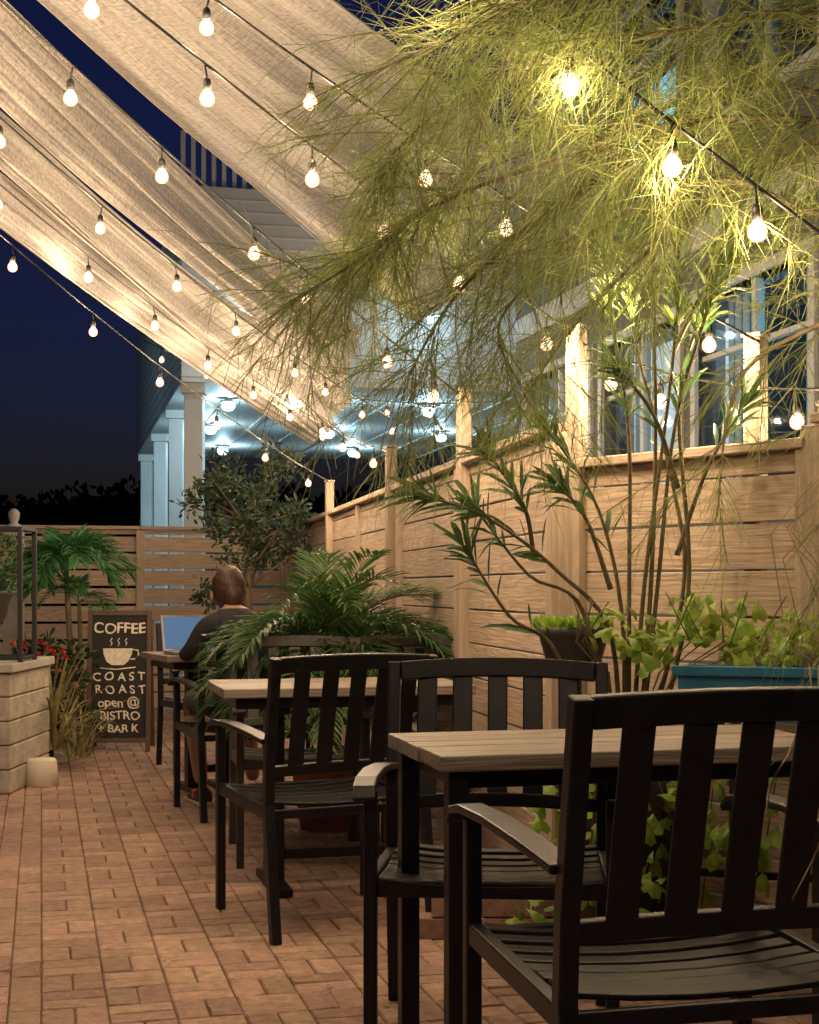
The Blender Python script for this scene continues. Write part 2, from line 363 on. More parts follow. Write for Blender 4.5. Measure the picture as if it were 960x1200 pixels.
for s in (-1,1):
    b=len(vs); vs+=[(s*.155,.18,.915),(s*.205,.25,.79),(s*.225,.31,.76),(s*.17,.42,.775),(s*.12,.49,.785)]; ra+=[.055,.046,.040,.033,.026]
    ed+=[(3,b),(b,b+1),(b+1,b+2),(b+2,b+3),(b+3,b+4)]
    b=len(vs); vs+=[(s*.09,.06,.53),(s*.12,.28,.535),(s*.14,.44,.53),(s*.14,.40,.36),(s*.14,.30,.10)]; ra+=[.10,.085,.066,.055,.036]
    ed+=[(0,b),(b,b+1),(b+1,b+2),(b+2,b+3),(b+3,b+4)]
me=skinned(vs,ed,ra); 
for m in (M_shirt,M_short,M_skin): me.materials.append(m)
for p in me.polygons:
    c=p.center; p.use_smooth=True
    if c.z<.64 and c.y<.52: p.material_index=1 if (c.z>.44) else 2
    elif c.z>1.0: p.material_index=2
    elif c.y>.34 and c.z>.7: p.material_index=2
    else: p.material_index=0
o=bpy.data.objects.new('body',me); scene.collection.objects.link(o); o.parent=pe
for s in (-1,1):
    vs=[(s*.12,.49,.785),(s*.105,.54,.785)]; ed=[(0,1)]; ra=[.025,(.034,.016)]
    for k in range(4):
        b=len(vs); fx=s*(.105+(k-1.5)*.019); LL=(.055,.068,.064,.05)[k]
        vs+=[(fx,.575,.787),(fx,.575+LL*.5,.790),(fx,.575+LL,.776)]; ra+=[.010,.009,.007]; ed+=[(1,b),(b,b+1),(b+1,b+2)]
    b=len(vs); vs+=[(s*.07,.53,.783),(s*.06,.56,.775)]; ra+=[.011,.008]; ed+=[(0,b),(b,b+1)]
    me=skinned(vs,ed,ra,0,1); me.materials.append(M_skin); o=bpy.data.objects.new('hand',me); scene.collection.objects.link(o); o.parent=pe
    sh=MB(); x=s*.14; y=.28
    prof=[(-.06,.035,.085),(-.03,.040,.10),(.03,.040,.085),(.09,.043,.06),(.15,.040,.045),(.185,.025,.035)]
    rings=[]
    for (dy,w,h) in prof:
        rings.append([(x-w,y+dy,.02),(x-w*.95,y+dy,h*.7),(x-w*.4,y+dy,h),(x+w*.4,y+dy,h),(x+w*.95,y+dy,h*.7),(x+w,y+dy,.02)])
    vv=[q for r in rings for q in r]; ff=[tuple(range(6))[::-1],tuple(range(30,36))]
    for i in range(5):
        for j in range(5): ff.append((6*i+j,6*i+j+1,6*i+7+j,6*i+6+j))
    sh.sm=True; sh.add(vv,ff); sh.sm=False
    sh.mi=1; sh.box(x-.044,x+.044,y-.065,y+.18,.0,.022); sh.mi=2; sh.box(x-.042,x+.042,y+.02,y+.06,.03,.076)
    sh.obj('sneaker',[M_shoe,M_sole,M_shoer],parent=pe,bevel=.006)
def ell(c,r,seg=20,rings=14):
    m=MB()
    m.lathe([(max(.0005,math.sin(math.pi*i/rings)),-math.cos(math.pi*i/rings)) for i in range(rings+1)],n=seg)
    m.v=[(c[0]+a*r[0],c[1]+b*r[1],c[2]+d*r[2]) for a,b,d in m.v]; return m
hz=-.055; hy=.06
hc=(0,.245+hy,1.14+hz)
h=ell(hc,(.073,.092,.112)); h.v=[(x*(1-.25*max(0,(hc[2]-z)/.112)) ,y,z) for x,y,z in h.v]; h.obj('head',M_skin,parent=pe)
h=ell((0,.222+hy,1.158+hz),(.088,.102,.118),28,20); h.v=[(x*(1+.05*math.sin(z*120+x*60)),y*(1+.01*math.sin(x*200)),z) for x,y,z in h.v]
h.obj('hair',M_hair,parent=pe)
h=ell((0,.15+hy,1.12+hz),(.05,.045,.07)); h.obj('hair_bun',M_hair,parent=pe)
ell((0,.337+hy,1.13+hz),(.012,.018,.02),10,8).obj('nose',M_skin,parent=pe)
for s in (-1,1):
    ell((s*.028,.322+hy,1.145+hz),(.012,.010,.008),10,8).obj('eye',M_sole,parent=pe)
    ell((s*.080,.25+hy,1.12+hz),(.010,.018,.028),10,8).obj('ear',M_skin,parent=pe)
ell((0,.328+hy,1.098+hz),(.022,.008,.006),10,8).obj('mouth',M_pot,parent=pe)
# ---------------------------------------------------------------- coffee sign
def text(s,size,loc,parent,mat,ext=.001):
    cu=bpy.data.curves.new('t','FONT'); cu.body=s; cu.size=size; cu.align_x='CENTER'; cu.align_y='CENTER'; cu.extrude=ext; cu.offset=.0012
    o=bpy.data.objects.new('t',cu); scene.collection.objects.link(o); dg=bpy.context.evaluated_depsgraph_get(); dg.update()
    me=bpy.data.meshes.new_from_object(o.evaluated_get(dg)); bpy.data.objects.remove(o); me.materials.clear(); me.materials.append(mat)
    for v in me.vertices: v.co.x+=.003*math.sin(v.co.y*70+loc[2]*9); v.co.y+=.004*math.sin(v.co.x*38+loc[2]*31)
    o=bpy.data.objects.new('lettering',me); scene.collection.objects.link(o); o.parent=parent; o.location=loc; o.rotation_euler=(math.radians(90),0,0); return o
sg=empty('coffee_sandwich_board_sign',(-1.97,9.8,0),4); sg.rotation_euler=(math.radians(-8),0,math.radians(5))
b=MB(); b.box(-.185,.185,-.006,.006,.09,.925); b.obj('chalkboard',M_chalk,parent=sg)
b=MB(); b.box(-.215,-.184,-.016,.016,.0,.96); b.box(.184,.215,-.016,.016,.0,.96); b.box(-.183,.183,-.015,.015,.925,.959); b.box(-.183,.183,-.015,.015,.06,.09)
b.sweep([(-.2,.03,.93),(-.2,.36,.05)],.03,.025,(1,0,0)); b.sweep([(.2,.03,.93),(.2,.36,.05)],.03,.025,(1,0,0)); b.obj('frame',M_signw,parent=sg,bevel=.002)
text('COFFEE',.102,(0,-.009,.835),sg,M_chalkw)
c=MB()
cup=[(-.11,.70),(.09,.70),(.085,.66),(.06,.61),(.03,.585),(-.05,.585),(-.085,.61),(-.105,.66)]
c.add([(x,-.0085,z) for x,z in cup],[tuple(range(8))[::-1]])
c.tube([(.088,-.009,.69),(.125,-.009,.685),(.13,-.009,.65),(.10,-.009,.625),(.07,-.009,.625)],.006)
c.tube([(-.13,-.009,.565),(-.02,-.009,.555),(.11,-.009,.57)],.005)
for k in range(3): c.tube([(-.06+k*.05,-.009,.715),(-.05+k*.05,-.009,.735),(-.062+k*.05,-.009,.75),(-.05+k*.05,-.009,.77)],.004)
c.obj('chalk_cup',M_chalkw,parent=sg)
for i,(s,sz) in enumerate((('C O A S T',.080),('R O A S T',.080),('open @',.085),('BISTRO',.082),('+ BAR K',.075))): text(s,sz,(.01*(i%2),-.009,.505-i*.088),sg,M_chalkw)
# ---------------------------------------------------------------- left wall, planter stand, pots
w=MB(); 
for r in range(5):
    z0=r*.13; off=.12 if r%2 else 0
    x=-4.2+off
    while x<-2.15:
        x1=min(x+.30,-2.13); w.box(x+.003,x1-.003,7.75+U(0,.006),8.6,z0+.003,z0+.127); x+=.30
ww=w.obj('stone_planter_wall',M_stone,bevel=.008)
w=MB(); w.box(-4.2,-2.11,7.72,8.63,.652,.70); w.obj('wall_cap',M_slab,bevel=.006).parent=ww
w=MB(); w.lathe([(.0005,.15),(.075,.15),(.082,.14),(.10,0),(.09,0),(.07,.13)],n=24); w.obj('white_flower_pot',M_pot2,loc=(-2.06,8.12,0))
st=empty('boxwood_planter_stand',(-2.36,8.05,.70)); f=MB()
for x in (-.24,.24):
    for y in (-.15,.15): f.box(x-.012,x+.012,y-.012,y+.012,0,.74)
for z in (0.02,.73):
    f.box(-.226,.226,-.160,-.14,z-.010,z+.010); f.box(-.226,.226,.14,.160,z-.010,z+.010)
    for x in (-.24,.24): f.box(x-.010,x+.010,-.136,.136,z-.010,z+.010)
f.obj('stand_frame',M_darkframe,parent=st,bevel=.002)
f=MB(); f.lathe([(.0005,.035),(.10,.035),(.10,.06),(.04,.09),(.035,.13),(.09,.17),(.14,.25),(.155,.33),(.18,.37),(.18,.39),(.145,.39),(.14,.36),(.0005,.36)],(-.02,0,0),n=28); f.obj('urn',M_urn,parent=st)
f=MB()
for i in range(3000):
    x,y,z=U(-.21,.19),U(-.14,.14),U(.38,.69)
    if abs(x+.01)<.15 and abs(y)<.09 and z<.62: continue
    f.leaf((x,y,z),(U(-1,1),U(-1,1),U(-.2,1)),U(.015,.03),U(.01,.016))
f.obj('boxwood_leaves',M_box,parent=st)
f=MB(); f.lathe([(.0005,0),(.06,0),(.06,.03),(.03,.05),(.045,.09),(.05,.13),(.03,.16),(.0005,.17)],n=16); f.obj('stone_finial',M_slab,loc=(-3.3,12.1,1.6)); 
p=MB(); p.box(-.07,.07,-.07,.07,0,1.6); p.obj('finial_post',M_slab,loc=(-3.3,12.1,0))
# ---------------------------------------------------------------- plants
def frond(mb,base,az,el,L,leafL,n,w,grav=1.,rr=.004,ang=50):
    p=V(base); d=V((math.cos(az)*math.cos(el),math.sin(az)*math.cos(el),math.sin(el))); pts=[p.copy()]; dirs=[d.copy()]; st=L/12
    for i in range(12):
        d=(d+V((0,0,-.085*grav*(1+i*.08)))).normalized(); p=p+d*st; pts.append(p.copy()); dirs.append(d.copy())
    mb.tube(pts,[rr*(1-.7*i/12) for i in range(13)],4)
    for i in range(n):
        t=.16+.84*i/(n-1); k=min(11,int(t*12)); fr=t*12-k; q=pts[k].lerp(pts[min(12,k+1)],fr); dd=dirs[k]
        sd=dd.cross(V((0,0,1))).normalized(); up=sd.cross(dd)
        ll=leafL*(math.sin(math.pi*(.12+.80*t)))**.7*U(.85,1.1)
        for s in (-1,1):
            a=math.radians(ang*(1-.35*t)+U(-6,6))
            v=dd*math.cos(a)+sd*s*math.sin(a)+up*U(.0,.28)
            mb.leaf(q,v,ll,w,up,fold=.2,droop=U(.05,.3))
pe=empty('date_palm_plant',(-.37,6.66,0)); f=MB()
f.lathe([(.0005,0),(.13,0),(.17,.26),(.185,.27),(.185,.31),(.16,.31),(.155,.28),(.0005,.27)],n=28); f.obj('terracotta_pot',M_pot,parent=pe)
f=MB(); f.tube([(0,0,.27),(.01,0,.5),(0,.01,.72),(.0,0,.84)],[.055,.05,.055,.05],10); f.obj('trunk',M_bark,parent=pe)
f=MB()
for i in range(62):
    az=i*2.399+U(-.2,.2); el=math.radians(U(5,74)); L=U(.50,.76)
    if math.cos(az)<-.35: el=min(el,math.radians(40)); L=min(L,.68)
    frond(f,(U(-.03,.03),U(-.03,.03),.80+U(0,.05)),az,el,L,.19,26,.013,grav=1.15)
for x,y in ((-.22,-.12),(.38,0),(.1,-.15)):
    for i in range(17):
        az=i*2.399; el=math.radians(U(10,72)); L=U(.35,.54)
        if x<0 and math.cos(az)<0: el=math.radians(U(5,38)); L=.42
        frond(f,(x,y+U(-.1,.1),.70),az,el,L,.17,22,.012,grav=1.2)
f.obj('fronds',M_palm,parent=pe)
pe=empty('palm_tree',(-2.45,10.4,0)); f=MB()
f.tube([(0,0,0),(.03,0,.5),(.0,0,1.0),(-.01,0,1.28)],[.03,.022,.02,.016],8); f.tube([(.1,.05,0),(.10,0,.5),(.08,0,1.0)],[.022,.02,.014],8); f.obj('trunk',M_bark2,parent=pe)
f=MB()
for i in range(16): frond(f,(-.01,0,1.26),i*2.399,math.radians(U(20,85)),U(.36,.56),.26,24,.026,grav=1.6)
for i in range(6): frond(f,(.08,0,1.0),i*2.399,math.radians(U(20,80)),U(.25,.35),.16,16,.018,grav=1.6)
f.obj('fronds',M_palm2,parent=pe)
def clump(mb,c,r,n,L,w,shell=.5):
    for i in range(n):
        d=V((random.gauss(0,1),random.gauss(0,1),random.gauss(0,1))).normalized(); q=(shell+(1-shell)*R()); 
        p=V((c[0]+d.x*r[0]*q,c[1]+d.y*r[1]*q,c[2]+d.z*r[2]*q))
        dd=d+V((U(-.9,.9),U(-.9,.9),U(-.6,.9))); mb.leaf(p,dd,U(.7,1.2)*L,U(.8,1.2)*w)
pe=empty('ficus_tree',(-1.28,11.6,0)); f=MB()
f.tube([(0,0,0),(.02,0,.6),(-.02,0,1.1),(0,0,1.4),(.05,0,1.9)],[.045,.04,.035,.028,.012],8)
tips=[]
for i in range(22):
    a=i*2.399; z0=U(1.0,1.8); r=U(.25,.5)*(1-.25*abs(z0-1.5)); z1=z0+U(.1,.5)
    q=(r*math.cos(a),r*math.sin(a),z1); f.tube([(0,0,z0),(q[0]*.5,q[1]*.5,z0+.55*(z1-z0)),q],[.016,.01,.004],5); tips.append(q)
tips.append((-.42,0,1.05)); f.tube([(0,0,1.1),(-.2,0,1.2),(-.42,0,1.05)],[.014,.01,.004],5)
f.obj('trunk',M_bark,parent=pe)
f=MB()
for q in tips:
    for k in range(3):
        c=(q[0]+U(-.1,.1),q[1]+U(-.1,.1),q[2]+U(-.12,.1)); clump(f,c,(.11,.11,.10),38,.065,.024,.1)
for k in range(12): clump(f,(U(-.2,.2),U(-.2,.2),U(1.3,2.1)),(.1,.1,.12),38,.065,.024,.1)
f.obj('leaves',M_ficus,parent=pe)
pe=empty('flowering_bush',(-2.30,9.3,0)); f=MB()
for k in range(16): clump(f,(U(-.2,.18),U(-.2,.2),U(.25,.72)),(.14,.14,.12),70,.07,.032,.1)
f.tube([(0,0,0),(0,0,.4)],.02,6); f.obj('leaves',M_dkleaf,parent=pe)
f=MB()
for k in range(18):
    c=(U(-.2,.2),U(-.3,-.05),U(.45,.80))
    for j in range(9): f.leaf(c,(U(-1,1),U(-1,1),U(-.5,1)),.03,.022)
f.obj('flowers',M_red,parent=pe)
def grass(name,loc,n,L,w,mat,h0=.05,sp=.06,up=(40,85),g=2.2):
    f=MB()
    for i in range(n):
        az=U(0,6.283); el=math.radians(U(*up)); p=V((U(-sp,sp),U(-sp,sp),h0)); d=V((math.cos(az)*math.cos(el),math.sin(az)*math.cos(el),math.sin(el))); l=L*U(.6,1.1); pts=[p.copy()]
        for k in range(6): d=(d+V((0,0,-.13*g))).normalized() if k else d; p=p+d*l/6; pts.append(p.copy())
        f.sweep(pts,w,.001,V((0,0,1)).cross(V((math.cos(az),math.sin(az),0))))
    return f.obj(name,mat,loc=loc)
grass('spider_plant',(-2.2,8.85,0),90,.60,.014,M_spider,h0=.12,g=1.3)
grass('spider_plant',(-2.05,8.95,0),40,.36,.012,M_spider,h0=.06,g=1.3)
grass('ornamental_grass',(.02,7.5,0),70,.45,.014,M_palm,h0=.55,g=1.1)
p=MB(); p.lathe([(.0005,0),(.12,0),(.16,.5),(.17,.55),(.15,.55),(.0005,.52)],n=24); p.obj('planter_pot',M_urn,loc=(.02,7.5,0))
f=MB(); clump(f,(-.0,7.5,.80),(.16,.12,.16),200,.12,.012,.1); f.obj('copper_plant',mk('copper_leaf',(.20,.12,.05),island=.4,trans=.3))
# oleander
pe=empty('oleander_shrub',(0,0,0)); f=MB(); lf=MB(); lf2=MB()
stems=[
 [(.64,4.38,.45),(.64,4.34,.97),(.565,4.32,1.33),(.42,4.3,1.56)],
 [(.66,4.38,.45),(.82,4.36,1.07),(.784,4.34,1.43),(.67,4.3,1.83),(.61,4.22,2.25)],
 [(.68,4.36,.45),(.83,4.33,1.05),(.80,4.3,1.65),(.875,4.25,1.96),(.98,4.18,2.30)],
 [(.63,4.36,.45),(.60,4.3,.95),(.43,4.2,1.15),(.228,4.15,1.30),(.05,4.1,1.36)],
 [(.62,4.36,.45),(.52,4.3,1.02),(.35,4.25,1.14),(.20,4.2,1.32)],
 [(.58,4.36,.45),(.44,4.3,.90),(.29,4.2,1.02),(.17,4.15,1.20)],
 [(.66,4.38,.45),(.66,4.36,1.1),(.65,4.3,1.55),(.60,4.26,1.86),(.56,4.2,2.1)],
 [(.66,4.38,.45),(.70,4.33,1.1),(.76,4.3,1.6),(.78,4.2,2.0),(.74,4.1,2.36)],
 [(.68,4.38,.45),(.74,4.33,1.1),(.79,4.3,1.6),(.88,4.15,2.0),(.90,4.0,2.30)],
 [(.68,4.38,.45),(.72,4.33,1.1),(.73,4.3,1.6),(.69,4.12,1.95),(.68,4.0,2.2)],
 [(.80,4.34,1.2),(.88,4.3,1.45),(.97,4.25,1.62)],
 [(.80,4.32,1.4),(.72,4.25,1.6),(.62,4.2,1.72)],
 [(.60,4.33,1.1),(.52,4.25,1.3),(.45,4.2,1.38)],
 [(.36,4.22,1.20),(.33,4.15,1.33),(.24,4.1,1.46)],
 [(.78,4.3,1.8),(.88,4.22,2.0),(1.04,4.1,2.15)]]
def sm(pts,k=6):
    pts=[V(p) for p in pts]; o=[]
    for i in range(len(pts)-1):
        p0=pts[max(0,i-1)];p1=pts[i];p2=pts[i+1];p3=pts[min(len(pts)-1,i+2)]
        for j in range(k):
            t=j/k; o.append(.5*((2*p1)+(p2-p0)*t+(2*p0-5*p1+4*p2-p3)*t*t+(3*p1-p0-3*p2+p3)*t**3))
    o.append(pts[-1]); return o
for si,s in enumerate(stems):
    q=sm(s); f.tube(q,[.0085*(1-.65*i/len(q)) for i in range(len(q))],6)
    for i in range(len(q)):
        t=i/(len(q)-1)
        if t<.5: continue
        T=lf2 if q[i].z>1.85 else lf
        if T is lf and t<.75 and R()<.62: continue
        d=(q[min(i+1,len(q)-1)]-q[max(i-1,0)]).normalized(); a=d.cross(V((.2,.9,.1))).normalized(); b=d.cross(a); ph=U(0,6)
        for rep in range(3 if (T is lf2 or t>.97) else random.choice((1,1,2))):
            for k in range(3 if t<.97 else 7):
                if R()<.15: continue
                an=ph+rep*.9+k*2*math.pi/(3 if t<.97 else 7)+U(-.5,.5); v=d*U(.3,1.5)+(a*math.cos(an)+b*math.sin(an))*U(.6,1)+V((0,0,U(-.1,.3)))
                T.leaf(q[i]+d*U(-.03,.03),v,U(.08,.17),U(.014,.022),d,fold=.2,droop=U(0,.3))
f.obj('stems',M_bark2,parent=pe); lf.obj('leaves',M_oleander,parent=pe)
lf2.obj('upper_leaves',mk('lit_oleander_leaf',(.24,.33,.10),rough=.45,island=.3,hue=.03,trans=.45),parent=pe)  # bulb light on the top leaves painted in as a brighter, yellower leaf colour
p=MB(); p.lathe([(.0005,0),(.16,0),(.20,.5),(.215,.52),(.215,.56),(.18,.56),(.0005,.50)],n=28); p.obj('pot',M_urn,loc=(.64,4.38,0),parent=pe)
# blue trough planter with sweet potato vine
pe=empty('blue_trough_planter',(1.02,3.98,0),-18); p=MB()
p.box(-.27,.27,-.09,-.075,.74,.885); p.box(-.27,.27,.075,.09,.74,.885); p.box(-.27,-.255,-.074,.074,.74,.885); p.box(.255,.27,-.074,.074,.74,.885); p.box(-.254,.254,-.074,.074,.742,.76)
p.box(-.285,.285,-.104,-.091,.862,.89); p.obj('trough',M_blue,parent=pe,bevel=.003)
p=MB(); p.box(-.254,.254,-.073,.073,.765,.855); p.obj('soil',M_ground,parent=pe)
p=MB()
for x in (-.24,.24):
    for y in (-.06,.06): p.box(x-.012,x+.012,y-.012,y+.012,0,.739)
p.box(-.228,.228,-.008,.008,.3,.32); p.obj('stand',M_black,parent=pe)
pe=empty('sweet_potato_vine'); f=MB()
def heart(mb,c,nm,s):
    nm=V(nm).normalized(); a=nm.cross(V((U(-.8,.8),.2,1))).normalized(); b=nm.cross(a); pr=[(0,-.5),(.35,-.72),(.70,-.42),(.56,.05),(.28,.5),(0,1.0),(-.28,.5),(-.56,.05),(-.70,-.42),(-.35,-.72)]
    c=V(c); vs=[c+nm*.06*s]+[c+(a*x-b*y)*s*.55+nm*(-.22*abs(x)*s-.12*y*y*s) for x,y in pr]; mb.add(vs,[(0,i+1,(i+1)%10+1) for i in range(10)])
def hv(x0,x1,y0,y1,z0,z1,n,s):
    for i in range(n):
        x=U(x0,x1); heart(f,(x,U(y0,y1),U(z0,z1)+.04*math.sin(x*23+z0)),(U(-1.1,1.1),-1+U(-.2,1.2),U(-.1,1.8)),U(.45,1.35)*s)
hv(.54,1.1,4.0,4.4,.90,1.01,135,.066); hv(.66,1.0,4.05,4.4,.99,1.09,42,.062); hv(.95,1.25,3.9,4.1,.90,.99,40,.062)
hv(.33,.62,4.0,4.3,.25,.62,100,.07); hv(.6,1.0,3.85,4.3,.05,.68,150,.07); hv(.3,.6,3.9,4.2,.05,.25,40,.065)
f.obj('leaves',M_lime,parent=pe); f=MB()
for i in range(22):
    x=U(.45,1.15); f.tube([(.64,4.38,.54),(.5*(x+.64),4.15,.86),(x,4.08,.95),(x+U(-.1,.1),3.98+U(0,.1),U(1.0,1.1))] if i%2 else [(.64,4.38,.54),(.5*(x+.64),4.15,.70),(x,4.08,.6),(x+U(-.1,.1),4.05,U(.1,.4))],.0025,4)
f.obj('vines',M_bark2,parent=pe)
pe=empty('bowl_planter',(.50,4.42,0)); p=MB(); p.lathe([(.0005,.0),(.09,0),(.09,.02),(.025,.04),(.025,.82),(.05,.84),(.085,.88),(.105,.955),(.112,.96),(.112,.985),(.10,.985),(.0005,.955)],n=28); p.obj('bowl_and_stand',M_urn,parent=pe)
f=MB()
for i in range(380):
    a=U(0,6.283); r=.11*math.sqrt(R()); f.leaf((r*math.cos(a),r*math.sin(a),.97+U(0,.03)),(math.cos(a)*.6,math.sin(a)*.6,U(.3,1)),U(.02,.035),U(.012,.018))
f.obj('succulents',M_lime,parent=pe)
b=MB()
for i in range(4):
    for z in range(2): b.box(.02+i*.16+(.05*z),.17+i*.16+(.05*z),4.55,4.64,z*.07,z*.07+.066)
b.obj('brick_edging',M_brick,bevel=.004)
# ---------------------------------------------------------------- feathery tree
ft=empty('feathery_parkinsonia_tree'); br=MB(); fo=MB(); pl=MB()
limbs=[
 [(1.5,3.3,0),(1.48,3.3,1.0),(1.4,3.3,1.8),(1.25,3.3,2.1)],
 [(1.25,3.3,2.1),(.90,3.25,2.15),(.62,3.2,2.13),(.414,3.2,2.08),(.075,3.3,1.98),(-.1,3.35,1.87),(-.30,3.4,1.76)],
 [(1.3,3.2,2.15),(.95,3.0,2.28),(.476,3.0,2.24),(.14,3.1,2.17),(-.05,3.2,2.05)],
 [(1.3,3.3,2.0),(.95,3.3,1.95),(.70,3.3,2.03),(.42,3.4,1.93),(.22,3.5,1.75),(.27,3.55,1.6)],
 [(1.3,3.3,1.9),(1.02,3.4,1.75),(.80,3.45,1.62),(.75,3.5,1.4)],
 [(1.2,3.1,2.3),(.74,2.9,2.40),(.38,2.9,2.34),(.05,2.95,2.2)],
 [(1.3,3.3,1.8),(1.05,3.2,1.6),(.95,3.2,1.35),(.90,3.1,1.15)],
 [(1.25,3.3,2.1),(.9,3.6,2.35),(.5,3.8,2.3),(.1,4.0,2.2),(-.15,4.1,1.95)],
 [(1.1,3.2,2.2),(.7,3.4,2.0),(.45,3.6,1.8),(.3,3.7,1.6)],
 [(.62,3.2,2.13),(.35,3.3,1.98),(.12,3.4,1.80),(.0,3.5,1.62)]]
dens=[0,100,90,60,18,84,26,84,44,52]
for li,s in enumerate(limbs):
    q=sm(s,8); n=len(q); r0=.05 if li==0 else .009
    br.tube(q,[r0*(1-.75*i/n) if li else r0*(1-.3*i/n) for i in range(n)],6)
    for k in range(dens[li]):
        t=U(.08,1); i=min(n-2,int(t*(n-1))); b=q[i].lerp(q[i+1],R()); d=(q[i+1]-q[i]).normalized()
        v=(d*U(.3,1.1)+V((U(-.8,.8),U(-.7,.7),U(-.75,.7)))).normalized(); L=U(.15,.42); pts=[b.copy()]; p=b.copy()
        for j in range(6): v=(v+V((U(-.12,.12),U(-.12,.12),U(-.15,.03)))).normalized(); p=p+v*L/6; pts.append(p.copy())
        br.tube(pts,[.0018,.0016,.0015,.0013,.0011,.001,.0008],3)
        for j in range(38):
            tt=U(.05,1)*6; a=min(5,int(tt)); w=pts[a].lerp(pts[a+1],tt-a); dv=(pts[a+1]-pts[a]).normalized()
            sd=V((U(-1,1),U(-1,1),U(-1,1))); fo.strand(w,dv*U(.5,1.2)+sd*.85,U(.05,.16),U(.0012,.0020),U(.0,.8))
for i in range(16):
    x=U(.66,.76); y=U(2.25,2.45); p=V((x,y,U(.8,.98))); pts=[p.copy()]; v=V((U(-.5,.3),U(-.2,.2),-1)).normalized()
    for j in range(9): v=(v+V((U(-.35,.35),U(-.3,.3),U(-.35,.2)))).normalized(); p=p+v*.035; pts.append(p.copy())
    pl.tube(pts,.0016,4)
for i in range(14):
    x=U(.9,1.0); p=V((x,3.1,U(1.5,1.1))); pl.tube([p,p+V((U(-.1,.02),0,-.12)),p+V((U(-.2,.05),0,-.25)),p+V((U(-.3,.05),-.1,-.42))],.001,3)
br.obj('trunk_and_branches',M_bark2,parent=ft); fo.obj('needle_foliage',M_feather,parent=ft); pl.obj('dry_tendrils',M_feather2,parent=ft)
# ---------------------------------------------------------------- shade sails
def sail(Ln,Lf,Rn,Rf,sag,ext=.35,seed=0):
    Ln,Lf,Rn,Rf=map(V,(Ln,Lf,Rn,Rf)); Ln=Ln+(Ln-Lf)*ext; Rn=Rn+(Rn-Rf)*ext
    nu,nv=30,120; m=MB(); uv=[]
    for j in range(nv+1):
        t=j/nv
        for i in range(nu+1):
            u=i/nu; p=(Ln.lerp(Lf,t)).lerp(Rn.lerp(Rf,t),u)
            w=math.sin(math.pi*t)
            z=-sag*w*(.6+.4*math.sin(math.pi*u))+.06*noise.noise(V((u*6+seed*9,t*1.6,seed)))*(.4+w)+.028*noise.noise(V((u*16+seed*3,t*3.,seed)))
            p.z+=z; p.x+=.05*w*math.sin(t*9+seed)*(.5-u)
            m.v.append(tuple(p)); uv.append((u,t))
    for j in range(nv):
        for i in range(nu): a=j*(nu+1)+i; m.face([a,a+1,a+nu+2,a+nu+1])
    o=m.obj('shade_sail',M_sail,smooth=True); ul=o.data.uv_layers.new(name='UVMap')
    for lp in o.data.loops: ul.data[lp.index].uv=uv[lp.vertex_index]
    e=MB()
    for a in (0,nu): e.tube([m.v[j*(nu+1)+a] for j in range(0,nv+1,3)],.006,5)
    e.obj('hem_rope',M_sail).parent=o
sail((-1.26,5,3.13),(.05,10.4,3.03),(-.28,5,3.14),(1.55,10.2,3.78),.06,seed=1,ext=.26)
sail((-1.59,5,3.01),(-.47,10,2.44),(-1.35,5,3.13),(-.31,9.5,2.80),.09,seed=2)
sail((-1.75,5.5,2.91),(-.71,11,2.25),(-1.68,5.5,3.06),(-.40,10.5,2.49),.09,seed=3)
sail((-1.76,6,2.71),(-.78,11.5,2.24),(-1.76,6,2.92),(-.55,11,2.34),.10,seed=4)
# ---------------------------------------------------------------- string lights
WARM=(1,.70,.41)
def lightstring(a,b,n,sag,watt=20.,name='string_lights',drop=.04):
    a,b=V(a),V(b); e=empty(name); w=MB(); s=MB(); g=MB()
    def P(t): p=a.lerp(b,t); p.z-=sag*4*t*(1-t); return p
    w.tube([P(i/40) for i in range(41)],.0045,5)
    for i in range(n):
        t=(i+.5+U(-.16,.16))/n; p=P(t)
        tilt=V((U(-.25,.25),U(-.25,.25),-1)).normalized()
        w.tube([p,p+tilt*drop],.003,5)
        q=p+tilt*drop; s.lathe([(.0005,0),(.008,0),(.012,-.010),(.0125,-.034),(.0005,-.035)],q,10)
        q=q-V((0,0,.034)); g.lathe([(.009,0),(.0135,-.005),(.0195,-.013),(.0215,-.024),(.0195,-.035),(.0115,-.043),(.0005,-.046)],q,14)
        plight(q-V((0,0,.024)),watt,WARM,e)
    w.obj('cable',M_cable,parent=e); s.obj('sockets',M_cable,parent=e); g.obj('bulbs',M_bulb,parent=e)
lightstring((-2.1,5.6,2.93),(-.57,10.35,1.86),7,.10)
lightstring((-1.95,4.7,2.94),(-.34,11.5,2.22),9,.12)
lightstring((-1.80,4.2,3.02),(0,11,2.33),9,.14)
lightstring((-1.6,3.6,3.12),(.23,6.14,1.91),8,.06)
lightstring((-.94,3.8,2.80),(.56,4.86,1.95),6,.03,23.)
lightstring((-.05,2.95,2.52),(1.1,3.1,1.70),5,.02,15.)
lightstring((-.69,4.2,2.9),(1.05,4.35,1.84),6,.05,24.)
lightstring((-2.2,12,3.15),(.70,12,2.65),8,.18)
lightstring((-.9,10.5,2.6),(-.10,7.84,1.84),4,.08)
lightstring((.56,4.86,1.93),(1.22,4.2,1.68),4,.05,12.)
lightstring((-2.0,.6,2.9),(1.6,1.2,2.7),6,.15,38.)  # extra string overhead out of view, added to brighten the foreground
